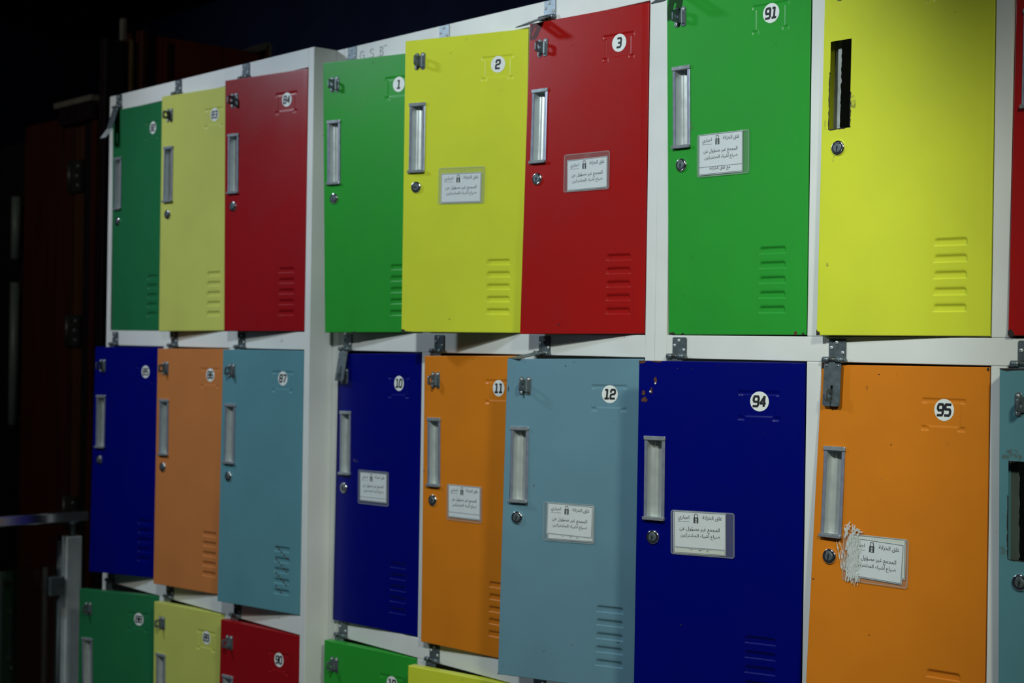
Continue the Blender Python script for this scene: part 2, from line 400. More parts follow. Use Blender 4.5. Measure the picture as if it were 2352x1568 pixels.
def staple_mesh():
    """door staple: two riveted foot plates folded up into a double tab with a padlock hole; origin at tab root centre"""
    mb = MB()
    for x0, x1, zs in ((.0015, .0118, 1), (-.0112, -.0015, -1)):
        mb.plate(rrect(x0, x1, -.0155, .0155, .0038, 4), -.0013, 0, STEEL, ch=.0004)
    # fold radii between the plates and the tab
    for s in (1, -1):
        pr = [(s*.0042, -.0013), (s*.0026, -.0022), (s*.0016, -.0040), (s*.0014, -.0060)]
        mb.loft([[(x, y, .0098) for x, y in pr], [(x, y, -.0098) for x, y in pr]], STEEL, closed=False, cap0=False, cap1=False)
    # tab with a round hole, standing out of the door (plane y-z), 2.6 mm thick
    out = []; n = 40; cy, cz, r = -.0115, 0., .0042
    def edge(a):
        dy, dz = math.cos(a), math.sin(a); y0, y1, zz = -.0195, -.0012, .0092
        t = 9
        if dy > 1e-9: t = min(t, (y1-cy)/dy)
        if dy < -1e-9: t = min(t, (y0-cy)/dy)
        if abs(dz) > 1e-9: t = min(t, zz/abs(dz))
        y, z = cy+dy*t, dz*t
        if y < y0+.003 and abs(z) > zz-.003:      # rounded outer corners
            z = math.copysign(min(abs(z), zz-.0012), z); y = max(y, y0+.0012)
        return y, z
    A = [2*math.pi*k/n for k in range(n)]
    for x in (.0013, -.0013):
        for k in range(n):
            a, b = A[k], A[(k+1) % n]
            (ya, za), (yb, zb) = edge(a), edge(b)
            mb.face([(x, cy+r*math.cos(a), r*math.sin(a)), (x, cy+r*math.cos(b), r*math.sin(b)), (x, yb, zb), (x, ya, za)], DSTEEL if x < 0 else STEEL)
    for k in range(n):
        a, b = A[k], A[(k+1) % n]; (ya, za), (yb, zb) = edge(a), edge(b)
        mb.face([(.0013, ya, za), (.0013, yb, zb), (-.0013, yb, zb), (-.0013, ya, za)], STEEL)
        mb.face([(.0013, cy+r*math.cos(a), r*math.sin(a)), (-.0013, cy+r*math.cos(a), r*math.sin(a)), (-.0013, cy+r*math.cos(b), r*math.sin(b)), (.0013, cy+r*math.cos(b), r*math.sin(b))], STEEL)
    pan_rivet(mb, .0070, .0112, -.0013); pan_rivet(mb, -.0066, -.0112, -.0013); pan_rivet(mb, -.0066, .0112, -.0013, .0022)
    mb.disc(.0070, 0, -.0112, 0, BLACK, 14, [(.0019, -.0013), (.0018, -.00145)])
    return mb.mesh('staple')
STAPLE = staple_mesh()

def hasp_plate_mesh():
    """fixed leaf with three rivets, and the knuckle barrel below it; origin = top left on the rail face"""
    mb = MB()
    mb.plate(rrect(0, .0292, -.0290, 0, .0022, 4), -.0014, 0, STEEL, ch=.0003)
    for x, z in ((.0136, -.0052), (.0048, -.0128), (.0240, -.0198)): pan_rivet(mb, x, z, -.0014)
    yk, zk, r = -.0046, -.0300, .0044
    mb.tube((-.0070, yk, zk), (.0045, yk, zk), r, STEEL, 20); mb.tube((.0160, yk, zk), (.0292, yk, zk), r, STEEL, 20)
    mb.tube((.0292, yk, zk), (.0312, yk, zk), r*.72, STEEL, 16)
    return mb.mesh('hasp')
HASP = hasp_plate_mesh()
def hasp_arm_mesh(L=.066, kink=0.):
    """swinging leaf with its middle knuckle and the slot for the staple; origin on the hinge axis, hangs towards -z"""
    mb = MB(); t = .0014
    mb.tube((.0048, 0, 0), (.0157, 0, 0), .00445, DSTEEL, 20)
    x0, x1 = -.0032, .0260
    sx0, sx1 = (x0+x1)/2-.0020, (x0+x1)/2+.0020; s0, s1 = -L+.0295, -L+.0085   # slot
    def yk(z): return -.0012-(kink*max(0., -z-L*.66))
    def strip(xa, xb, za, zb, mat=STEEL):
        ya, yb = yk(za), yk(zb)
        c = [(xa,ya-t,za),(xb,ya-t,za),(xb,ya,za),(xa,ya,za),(xa,yb-t,zb),(xb,yb-t,zb),(xb,yb,zb),(xa,yb,zb)]
        i = len(mb.v); mb.v += c
        for q in ((0,3,2,1),(4,5,6,7),(0,1,5,4),(1,2,6,5),(2,3,7,6),(3,0,4,7)):
            mb.f.append(tuple(i+k for k in q)); mb.m.append(mb.mi(mat)); mb.sm.append(False)
    strip(.0052, .0153, -.0020, -.0060)
    strip(x0+.0006, .0052, -.0052, -.0062); strip(.0153, x1-.0006, -.0052, -.0062)
    strip(x0, x1, -.0060, s0)
    tip = RIVET if kink else STEEL      # lighter metal on the bent end stands in for its glint
    strip(x0, sx0, s0, s1, tip); strip(sx1, x1, s0, s1, tip)
    strip(x0, x1, s1, -L+.0022, tip); strip(x0+.0007, x1-.0007, -L+.0022, -L+.0009); strip(x0+.0020, x1-.0020, -L+.0009, -L)
    for xa in (.0012, .0208):      # punched dimples under the knuckle
        mb.disc(xa, 0, -.0088, 0, CHROME, 10, [(.0018, -.0026), (.0010, -.0034)])
    return mb.mesh('hasp_arm')
ARM = hasp_arm_mesh(); ARML = hasp_arm_mesh(.088, .35)

# ------------------------------------------------------------------ doors
HU0, HU1, HV0, HV1 = .0125, .0470, .1175, .2430       # cut-out for the pull
LV = [(.4040+.0220*i, .4153+.0220*i) for i in range(5)]; LU0, LU1 = .1815, .2315
def sst(x): x = max(0., min(1., x)); return x*x*(3-2*x)
def louvre_depth(u, v):
    for a, b in LV:
        if a <= v <= b and LU0 <= u <= LU1:
            r = .0055
            dx = min(u-LU0, LU1-u); dv = v-a
            if dx < r and dv < r: d = r-math.hypot(r-dx, r-dv)
            else: d = min(dx, dv)
            return .0027*sst(d/.0045)
    return 0.
def in_rect(u, v, x0, x1, y0, y1): return min(u-x0, x1-u, v-y0, y1-v)
def emboss_depth(u, v):
    a = in_rect(u, v, .1715, .2245, .0425, .0810)
    d = max(in_rect(u, v, .1650, .2310, .0425, .0500), in_rect(u, v, .1650, .1770, .0795, .0868), in_rect(u, v, .2190, .2310, .0795, .0868))
    return max(.0008*sst(a/.0014) if a > 0 else 0., .0013*sst(d/.0020) if d > 0 else 0.)
def axis(parts):
    o = []
    for a, b, st in parts:
        n = max(1, round((b-a)/st)); o += [a+(b-a)*i/n for i in range(n)]
    return o+[parts[-1][1]]
CLAMP = {}
def blob(mb, map3, u, v, ru, rv, mat, n=11, seed=0, lift=.00025):
    rnd = random.Random(seed*131+int(u*9999)+int(v*7777))
    pts = []
    for k in range(n):
        a = -2*math.pi*k/n; s = .62+.5*rnd.random()
        pts.append((u+ru*s*math.cos(a), v+rv*s*math.sin(a)))
    w_, h_ = CLAMP['wh']
    mb.face([map3(min(max(x, 0), w_), -lift, min(max(y, 0), h_)) for x, y in pts], mat)

# number, unit, column, row, colour, swing at top and bottom (degrees), sag of the free edge at top and bottom
DOORS = [
 ('82','L',0,0,'hazy green',.9,-.6,.0040,-.0039), ('83','L',1,0,'hazy yellow',6.4,6.1,.0020,-.0033), ('84','L',2,0,'crimson',8.3,6.7,.0019,-.0015),
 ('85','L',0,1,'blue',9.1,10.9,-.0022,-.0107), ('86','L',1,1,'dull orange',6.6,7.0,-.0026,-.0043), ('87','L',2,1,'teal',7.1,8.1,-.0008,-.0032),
 ('88','L',0,2,'hazy green',17.1,16.8,-.0079,-.0079), ('89','L',1,2,'hazy yellow',6.3,5.6,-.0041,-.0041), ('90','L',2,2,'crimson',5.9,6.8,-.0019,-.0019),
 ('1','M',0,0,'green',12.6,8.8,.0037,-.0024), ('2','M',1,0,'yellow',18.5,18.2,.0007,-.0006), ('3','M',2,0,'red',5.5,8.5,-.0004,-.0024),
 ('10','M',0,1,'blue',1.0,1.9,-.0048,-.0062), ('11','M',1,1,'orange',3.4,3.0,-.0045,-.0029), ('12','M',2,1,'grey-blue',16.3,19.8,-.0048,-.0002),
 ('19','M',0,2,'green',6.3,6.7,-.0028,-.0028), ('20','M',1,2,'yellow',10.2,10.6,-.0010,-.0010), ('','M',2,2,'red',3.0,3.0,0,0),
 ('91','R',0,0,'green',3.2,-.5,0,-.0007), ('','R',1,0,'yellow',1.6,3.5,0,-.0006), ('','R',2,0,'red',-.8,1.3,0,.0011),
 ('94','R',0,1,'blue',16.7,17.1,-.0019,-.0019), ('95','R',1,1,'orange',.3,7.8,-.0019,-.0019), ('','R',2,1,'teal',6.0,3.2,-.0004,-.0004),
 ('','R',0,2,'green',1.5,1.5,0,0), ('','R',1,2,'yellow',1.5,1.5,0,0), ('','R',2,2,'red',1.5,1.5,0,0)]
NOHANDLE = {('R',1,0), ('R',2,1)}
NOSTAPLE = {('R',0,1), ('L',0,0)}
CHIPS = {   # worn spots: u, v, half width, half height, material   (v from the top, H = door height)
 ('M',0,0): [(.085,'H',.004,.003,CHIP)],
 ('M',1,0): [(.003,'H',.006,.006,CHIP), (.012,'H',.012,.002,CHIP), (.258,'H',.003,.004,CHIP), (.105,.512,.0012,.0012,CHIP), (.10,.03,.0012,.002,GREYSTAIN)],
 ('M',2,0): [(.085,.036,.0012,.0012,CHIP), (.10,.235,.0010,.0012,CHIP), (.085,.52,.0016,.002,CHIP), (.10,.05,.0008,.0010,CHIP)],
 ('M',0,1): [(.145,'H',.002,.004,CHIP), (.243,'H',.014,.0015,CHIP), (.066,.214,.010,.004,GREYSTAIN)],
 ('M',1,1): [(.003,.215,.003,.011,GREYSTAIN), (.058,.205,.005,.0015,GREYSTAIN)],
 ('M',2,1): [(.004,.052,.0008,.006,BLACK), (.001,'H',.0012,.004,CHIP), (.06,.215,.0018,.0035,GREYSTAIN), (.14,.475,.0025,.002,GREYSTAIN), (.045,.18,.0006,.006,SPOT), (.115,.012,.0012,.0012,CHIP), (.222,.462,.0012,.0012,CHIP)],
 ('R',0,0): [(.008,'H',.009,.004,CHIP), (.030,'H',.004,.0025,CHIP), (.250,'H',.0035,.0075,RUST), (.264,'H',.003,.004,CHIP), (.048,.212,.006,.010,GREYSTAIN)],
 ('R',1,0): [(.001,'H',.005,.009,CHIP), (.052,.207,.007,.011,GREYSTAIN), (.006,.235,.0016,.009,GREYSTAIN), (.016,.435,.003,.004,GREYSTAIN), (.022,.285,.0025,.005,GREYSTAIN)],
 ('R',2,0): [(.0,'H',.009,.009,CHIP)],
 ('R',0,1): [(.004,0,.010,.005,RUST), (.030,0,.012,.003,RUST), (.0290,.030,.0030,.0052,RUST), (.0225,.046,.0022,.0060,RUST), (.009,.050,.0035,.0040,RUST), (.0105,.0600,.006,.0045,RUST),
             (.0290,.0345,.0017,.0017,SPOT), (.0205,.0475,.0017,.0017,SPOT), (.090,.0115,.001,.0008,RUST), (.066,.0115,.001,.0008,RUST), (.078,.40,.0016,.0012,CHIP), (.016,.205,.0035,.004,GREYSTAIN)],
 ('R',1,1): [(.004,.001,.014,.0062,CHIP), (.017,.001,.018,.0042,CHIP), (.263,.003,.0025,.0025,CHIP), (.0965,.0125,.0017,.0010,CHIP), (.120,.1085,.0013,.0010,CHIP), (.096,.372,.0010,.0010,CHIP), (.108,.157,.002,.001,GREYSTAIN), (.004,.305,.002,.001,RUST)],
 ('R',2,1): [(.012,0,.018,.004,CHIP), (.035,0,.018,.003,CHIP), (.0055,.232,.0045,.009,GREYSTAIN), (.018,.112,.014,.010,GREYSTAIN)],
 ('L',2,1): [(.19+.008*(i % 5), .405+.0055*i, .0035, .0016, RUST) for i in range(18)]+[(.250,'H',.010,.0012,CHIP)],
}
DFRAME = {}
STAPLE_U = {('R',1,1): .0225, ('M',0,1): .0235, ('R',0,0): .0270, ('M',2,1): .0374, ('M',1,0): .0330}
STAPLE_V = {('R',1,1): .0440, ('R',0,0): .0390, ('M',1,0): .0400, ('M',2,1): .0462}
def build_door(num, k, c, r, colour, th_t, th_b, dz_t, dz_b):
    u0 = UNITS[k]; a, b = u0['op'][c]; zt, zb = ROWS[r]
    w = (b-a)-.004; h = (zt-zb)-.004; H0 = Vector((b-.002, u0['y']+.0003, zt-.002+ZF))
    thm = R_((th_t+th_b)/2)
    M = T(H0) @ Matrix.Rotation(thm, 4, 'Z') @ T((-w, 0, 0))          # local: x from the free edge, y into the locker, z down from the top
    kx = [(0, w)]
    def map3(u, y, v):
        dl = R_(th_t+(th_b-th_t)*v/h)-thm; rr = w-u
        sag = (dz_t+(dz_b-dz_t)*v/h)*(1-u/w)
        cs, sn = math.cos(dl), math.sin(dl)
        return (w-rr*cs-y*sn, -rr*sn+y*cs, -v+sag)
    def frame(u, v):
        p = Vector(map3(u, 0, v)); ex = (Vector(map3(u+.01, 0, v))-p).normalized(); ez = (p-Vector(map3(u, 0, v+.01))).normalized()
        ey = ez.cross(ex).normalized(); ez = ex.cross(ey)
        return M @ Matrix(((ex.x, ey.x, ez.x, p.x), (ex.y, ey.y, ez.y, p.y), (ex.z, ey.z, ez.z, p.z), (0, 0, 0, 1)))
    m = PAINTS[colour]
    mb = MB()
    fine = .0011
    us = axis([(0, HU0, .004), (HU0, HU1, .012), (HU1, .163, .03), (.163, .233, fine), (.233, w, .012)])
    vs = [(0, .040, .02), (.040, .089, fine), (.089, HV0, .015), (HV0, HV1, .04), (HV1, LV[0][0]-.001, .04)]
    z = LV[0][0]-.001
    for (la, lb) in LV:
        vs += [(z, la, .003), (la, lb, fine), (lb, lb+.0003, .001), (lb+.0003, lb+.0024, .0007)]; z = lb+.0024
    vs += [(z, z+.004, .002), (z+.004, h, .03)]
    vs = axis(vs)
    # edges rolled back by a small radius
    def edge_roll(u, v):
        e = min(u, w-u, v, h-v); rad = .0012
        return rad-math.sqrt(max(0, rad*rad-(rad-e)**2)) if e < rad else 0.
    ee = [.0004, .0008, .0012, .0018, .0026]
    us = us+[w-.0130, w-.0126, w-.0122]
    us = sorted(set(us+ee+[w-q for q in ee])); vs = sorted(set(vs+ee+[h-q for q in ee]))
    nu = len(us)
    for v in vs:
        for u in us:
            y = 0.
            if .163 < u < .233:
                if .040 < v < .089: y = emboss_depth(u, v)
                elif v > .40: y = louvre_depth(u, v)
            y += .00010*sst((u-(w-.0130))/.0008)      # the pressed fold line down the hinge side
            mb.v.append(map3(u, y+edge_roll(u, v), v))
    i0 = mb.mi(m)
    for j in range(len(vs)-1):
        for i in range(nu-1):
            if us[i] >= HU0-1e-6 and us[i+1] <= HU1+1e-6 and vs[j] >= HV0-1e-6 and vs[j+1] <= HV1+1e-6: continue
            q = j*nu+i
            mb.f.append((q, q+nu, q+nu+1, q+1)); mb.m.append(i0); mb.sm.append(True)
    # folded returns and inner lips
    D = .018; L = .010; e = .0012
    ring = [(0, 0), (w, 0), (w, h), (0, h)]; inner = [(L*.8, L), (w-L, L), (w-L, h-L), (L*.8, h-L)]
    for s in range(4):
        (ua, va), (ub, vb) = ring[s], ring[(s+1) % 4]; (ia, ja), (ib, jb) = inner[s], inner[(s+1) % 4]
        N = 8
        for t in range(N):
            f0, f1 = t/N, (t+1)/N
            A = (ua+(ub-ua)*f0, va+(vb-va)*f0); B = (ua+(ub-ua)*f1, va+(vb-va)*f1)
            Ai = (ia+(ib-ia)*f0, ja+(jb-ja)*f0); Bi = (ia+(ib-ia)*f1, ja+(jb-ja)*f1)
            mb.face([map3(A[0], e, A[1]), map3(B[0], e, B[1]), map3(B[0], D, B[1]), map3(A[0], D, A[1])], m)
            mb.face([map3(A[0], D, A[1]), map3(B[0], D, B[1]), map3(Bi[0], D, Bi[1]), map3(Ai[0], D, Ai[1])], m)
    CLAMP['wh'] = (w, h)
    for n_, (cu, cv, ru, rv, cm) in enumerate(CHIPS.get((k, c, r), [])):
        if cv == 'H': cv = h
        blob(mb, map3, cu, cv, ru, rv, cm, seed=n_+c*7+r*3, lift=.0003+.00003*n_)
    if (k, c, r) in NOHANDLE:      # torn-out pull: ragged rubber and the inner lip behind the opening
        rnd = random.Random(c+r)
        lipm = BACKING if k == 'R' and c == 1 else PULLM
        prev = None
        N = 40
        for t in range(N+1):
            v = HV0-.012+(HV1-HV0+.024)*t/N; uu = .0185+rnd.uniform(-.0007, .0007)+(.0008 if t % 9 == 0 else 0)
            if prev: mb.face([map3(.0085 if c == 1 else .002, D+.001, prev[0]), map3(prev[1], D+.001, prev[0]), map3(uu, D+.001, v), map3(.0085 if c == 1 else .002, D+.001, v)], lipm)
            prev = (v, uu)
        for side, base in ((-1, HU0), (1, HU1)):
            prev = None; lo = HV0+(HV1-HV0)*(.35 if side < 0 else .6)
            for t in range(25):
                v = lo+(HV1-lo)*t/24; uu = base+side*(.0004+rnd.random()*.0014)
                if prev: mb.face([map3(base-side*.0004, -.0003, prev[0]), map3(prev[1], -.0003, prev[0]), map3(uu, -.0003, v), map3(base-side*.0004, -.0003, v)], CHIP)
                prev = (v, uu)
        prev = None
        for t in range(17):
            u = HU0+(HU1-HU0)*t/16*(.8); vv = HV1+.0003+rnd.random()*.0013
            if prev: mb.face([map3(prev[0], -.0003, HV1-.0004), map3(u, -.0003, HV1-.0004), map3(u, -.0003, vv), map3(prev[0], -.0003, prev[1])], CHIP)
            prev = (u, vv)
    words = {'L': 'on the far cabinet', 'M': 'on the middle cabinet', 'R': 'on the near cabinet'}[k]
    lab = f'{colour} door numbered {num}' if num else f'{colour} door {words} with no number in view'
    if (k, c, r) in NOHANDLE: lab = f'{colour} door {words} with its pull handle missing'
    d = link('locker_door', mb.mesh('locker_door'), u0['root'], M, lab)
    if (k, c, r) not in NOHANDLE: link('handle', HANDLE, d, frame(.0122, .1168))
    link('cam_lock', LOCKH if num == '2' else LOCK, d, frame(.0292, .2705))
    if (k, c, r) not in NOSTAPLE: link('staple', STAPLE, d, frame(STAPLE_U.get((k, c, r), .0320), STAPLE_V.get((k, c, r), .0455)))
    if num: link('number_sticker', sticker_mesh(num), d, frame(.1990, .0580) @ T((0, .0007, 0)))
    DFRAME[(k, c, r)] = frame
for d in DOORS: build_door(*d)

# ------------------------------------------------------------------ hasps on the rails
ARMPOSE = {('L',0,0): ('long', 16), ('M',2,0): ('', 66), ('M',2,1): ('', 80), ('R',0,0): ('', 57), ('R',1,0): ('', 62), ('M',0,1): ('', 10), ('R',1,1): ('', 3)}
for k in 'LMR':
    u = UNITS[k]
    for c in range(3):
        for r in range(3):
            ztop = .5957 if r == 0 else ROWS[r-1][1]-.0030
            if r == 0: ztop = .5955
            x = u['op'][c][0]+.0140
            hp = link('hasp', HASP, u['root'], T((x, u['y']-.0001, ztop+ZF)))
            kind, ph = ARMPOSE.get((k, c, r), ('', 0 if abs(x) else 0))
            link('hasp_arm', ARML if kind == 'long' else ARM, hp, T((x, u['y']-.0047, ztop-.0300+ZF)) @ Matrix.Rotation(-R_(ph), 4, 'X'))

# ------------------------------------------------------------------ Arabic lettering (shaped by hand into joined forms)
FORMS = {'ا': (0xFE8D,0xFE8E), 'أ': (0xFE83,0xFE84), 'ؤ': (0xFE85,0xFE86), 'د': (0xFEA9,0xFEAA), 'ر': (0xFEAD,0xFEAE), 'ز': (0xFEAF,0xFEB0),
 'و': (0xFEED,0xFEEE), 'ة': (0xFE93,0xFE94), 'ى': (0xFEEF,0xFEF0), 'ء': (0xFE80,),
 'ب': (0xFE8F,0xFE90,0xFE91,0xFE92), 'ت': (0xFE95,0xFE96,0xFE97,0xFE98), 'ج': (0xFE9D,0xFE9E,0xFE9F,0xFEA0), 'خ': (0xFEA5,0xFEA6,0xFEA7,0xFEA8),
 'س': (0xFEB1,0xFEB2,0xFEB3,0xFEB4), 'ش': (0xFEB5,0xFEB6,0xFEB7,0xFEB8), 'ض': (0xFEBD,0xFEBE,0xFEBF,0xFEC0), 'ع': (0xFEC9,0xFECA,0xFECB,0xFECC),
 'غ': (0xFECD,0xFECE,0xFECF,0xFED0), 'ق': (0xFED5,0xFED6,0xFED7,0xFED8), 'ك': (0xFED9,0xFEDA,0xFEDB,0xFEDC), 'ل': (0xFEDD,0xFEDE,0xFEDF,0xFEE0),
 'م': (0xFEE1,0xFEE2,0xFEE3,0xFEE4), 'ن': (0xFEE5,0xFEE6,0xFEE7,0xFEE8), 'ي': (0xFEF1,0xFEF2,0xFEF3,0xFEF4)}
def shape(s):
    out = []
    for wd in s.split(' '):
        o = ''
        for i, ch in enumerate(wd):
            f = FORMS[ch]; pj = i > 0 and len(FORMS[wd[i-1]]) == 4 and len(f) > 1
            nj = i < len(wd)-1 and len(f) == 4 and len(FORMS[wd[i+1]]) > 1
            o += chr(f[3] if pj and nj else f[1] if pj else f[2] if nj else f[0])
        out.append(o)
    return ' '.join(out)[::-1]
def glyphs(s):
    """flat outline of the text: vertices and faces in (x, z) scaled to unit bounding box"""
    c = bpy.data.curves.new('lettering', 'FONT'); c.body = shape(s); c.resolution_u = 2
    o = bpy.data.objects.new('lettering', c); COL.objects.link(o)
    me = bpy.data.meshes.new_from_object(o.evaluated_get(bpy.context.evaluated_depsgraph_get()))
    vs = [(v.co.x, v.co.y) for v in me.vertices]; fs = [tuple(p.vertices) for p in me.polygons]
    bpy.data.objects.remove(o); bpy.data.curves.remove(c); bpy.data.meshes.remove(me)
    xa, xb = min(v[0] for v in vs), max(v[0] for v in vs); ya, yb = min(v[1] for v in vs), max(v[1] for v in vs)
    return [((x-xa)/(xb-xa), (y-ya)/(yb-ya)) for x, y in vs], fs
G = {s: glyphs(s) for s in ('غلق الخزانة', 'اجباري', 'المجمع غير مسؤول عن', 'ضياع أشياء المشتركين', 'مع غلق الخزانة')}
def put_text(mb, s, x0, x1, z0, z1, y, mat=None, clip=None):
    vs, fs = G[s]; i = len(mb.v); mm = mb.mi(mat or INK)
    for dx, dz in ((0, 0), (.00022, 0), (.00011, .00014)):       # struck three times a hair apart: a bold face
        i = len(mb.v)
        P = [(x0+dx+a*(x1-x0), y-dz*.05, z0+dz+b*(z1-z0)) for a, b in vs]
        if clip is not None: P = [(x, yy, min(z, clip)) for x, yy, z in P]
        mb.v += P
        for f in fs: mb.f.append(tuple(i+q for q in f)); mb.m.append(mm); mb.sm.append(False)
def bar(mb, x0, x1, z0, z1, y, mat): mb.face([(x0,y,z0),(x1,y,z0),(x1,y,z1),(x0,y,z1)], mat)
def border(mb, W, H, y, wd=.0011, ins=.0006, mat=None):
    mat = mat or INKG; a, b = ins, ins+wd
    bar(mb, a, W-a, -H+a, -H+b, y, mat); bar(mb, a, W-a, -b, -a, y, mat); bar(mb, a, b, -H+b, -b, y, mat); bar(mb, W-b, W-a, -H+b, -b, y, mat)
def padlock(mb, cx, zc, s, y):
    """padlock pictogram with a key in its body, height s"""
    bw = s*.46
    bar(mb, cx-bw/2*1.15, cx+bw/2*1.15, zc-s*.5, zc+s*.10, y, INK)
    n = 12; ro, ri = s*.20, s*.125; zc2 = zc+s*.28
    for k in range(n):
        a, b = math.pi*k/n, math.pi*(k+1)/n
        mb.face([(cx+ri*math.cos(a), y, zc2+ri*math.sin(a)), (cx+ro*math.cos(a), y, zc2+ro*math.sin(a)), (cx+ro*math.cos(b), y, zc2+ro*math.sin(b)), (cx+ri*math.cos(b), y, zc2+ri*math.sin(b))], INK)
    for sg in (-1, 1):
        x0, x1 = sorted((cx+sg*ri, cx+sg*ro)); bar(mb, x0, x1, zc+s*.08, zc2, y, INK)
    for q, dz, mt in ((.10, -.10, PAPER), (.045, -.08, INK), (.085, -.46, PAPER), (.050, -.46, INK)):
        mb.face([(cx+s*q*math.cos(2*math.pi*k/12), y-.00003*(2 if mt is INK else 1), zc+s*dz+s*q*math.sin(2*math.pi*k/12)) for k in range(12)], mt)
    mb.face([(cx-s*.04, y-.00003, zc-s*.15), (cx-s*.09, y-.00003, zc-s*.40), (cx+s*.09, y-.00003, zc-s*.40), (cx+s*.05, y-.00003, zc-s*.15)], PAPER)
    mb.face([(cx-s*.015, y-.00006, zc-s*.14), (cx-s*.03, y-.00006, zc-s*.30), (cx+s*.03, y-.00006, zc-s*.30), (cx+s*.02, y-.00006, zc-s*.14)], INK)
PW = .0855
def main_print(H, line=None, extra=False):
    """black printing of the notice sheet, width PW, height H, origin at the sheet's top left"""
    mb = MB(); y = -.00018; W = PW
    border(mb, W, H, y)
    put_text(mb, 'غلق الخزانة', W*.555, W*.925, -.0128, -.0052, y)
    put_text(mb, 'اجباري', W*.085, W*.300, -.0145, -.0062, y); bar(mb, W*.08, W*.305, -.0160, -.0154, y, INK)
    padlock(mb, W*.43, -.0098, .0150, y)
    put_text(mb, 'المجمع غير مسؤول عن', W*.115, W*.880, -.0315, -.0228, y)
    put_text(mb, 'ضياع أشياء المشتركين', W*.135, W*.880, -.0410, -.0318, y)
    if line: bar(mb, .0012, W-.0012, -line-.0010, -line, y, INKG)
    if extra: put_text(mb, 'مع غلق الخزانة', W*.25, W*.72, -line-.0082, -line+.0002, y, clip=-line-.0011)
    return mb.mesh('printed_text')
def under_print(H, txt):
    mb = MB(); y = -.00018; border(mb, PW, H, y)
    if txt: put_text(mb, 'مع غلق الخزانة', PW*.25, PW*.72, -H+.0042, -H+.0128, y)
    return mb.mesh('printed_text')
def sheet_mesh(H, mat):
    mb = MB(); mb.box(0, PW, -.00015, 0, -H, 0, mat); return mb.mesh('paper')

def sleeve_mesh(W, H, slot):
    """clear badge sleeve with a welded rim, rounded corners and (when it shows) a punched slot"""
    mb = MB(); r = .004
    o = rrect(0, W, -H, 0, r, 5); e = .0016
    inn = rrect(e, W-e, -H+e, -e, r-e, 5); n = len(o)
    for y in (-.0010, -.0001):
        for k in range(n):
            k2 = (k+1) % n
            mb.face([(o[k][0], y, o[k][1]), (o[k2][0], y, o[k2][1]), (inn[k2][0], y-.0001, inn[k2][1]), (inn[k][0], y-.0001, inn[k][1])], RIM)
        mb.face([(p[0], y-.0001, p[1]) for p in inn], SLEEVE)
    mb.loft([[(p[0], -.0010, p[1]) for p in o], [(p[0], -.0001, p[1]) for p in o]], RIM, cap0=False, cap1=False, smooth=False)
    if slot:
        so = rrect(W*.44, W*.58, -.0072, -.0035, .0016, 4); si = rrect(W*.44+.0006, W*.58-.0006, -.0066, -.0041, .0011, 4)
        for k in range(len(so)):
            k2 = (k+1) % len(so)
            mb.face([(so[k][0], -.0013, so[k][1]), (so[k2][0], -.0013, so[k2][1]), (si[k2][0], -.0013, si[k2][1]), (si[k][0], -.0013, si[k][1])], RIM)
    return mb.mesh('sleeve')

# door, label, card corner u, v, width, height, tilt, slot, main sheet (x, z, height, tilt, line, extra), second sheet (x, z, height, tilt, text, material)
CARDS = [
 (('M',1,0), 'laminated white notice card with a slotted top edge, on the yellow door numbered 2', .0779,.2380,.0980,.0660,-.6,True, (.0058,-.0105,.0535,0,None,False), None),
 (('M',2,0), 'laminated white notice card with slot on top, on the red door numbered 3', .0886,.2338,.0968,.0638,0,True, (.0070,-.0100,.0520,.8,None,False), None),
 (('R',0,0), 'laminated white notice card with a third line of text, on the green door numbered 91', .0615,.2268,.1010,.0660,0,False, (.0035,-.0004,.0625,0,.0500,True), None),
 (('M',0,1), 'laminated white notice card on the dark blue door numbered 10', .0775,.2311,.0970,.0674,0,False, (.0060,-.0040,.0570,0,.0490,False), None),
 (('M',1,1), 'laminated white notice card on the orange door numbered 11', .0684,.2372,.0938,.0662,0,False, (.0045,-.0008,.0600,0,.0500,False), None),
 (('M',2,1), 'laminated notice card holding two crooked sheets, on the grey-blue door numbered 12', .0800,.2405,.0965,.0648,0,False, (.0080,-.0010,.0525,-1.6,None,False), (.0085,-.0030,.0590,.2,True,PAPER)),
 (('R',0,1), 'laminated notice card with a second sheet below, on the dark blue door numbered 94', .0596,.2258,.1040,.0675,.6,False, (.0050,-.0012,.0560,0,None,False), (.0040,-.0030,.0625,.5,True,PAPER2)),
 (('R',1,1), 'laminated notice card scraped with white paint, on the orange door numbered 95', .0510,.2352,.1015,.0665,-.3,False, (.0090,-.0050,.0540,-1.8,None,False), (.0115,-.0010,.0545,.6,False,PAPER2)),
]
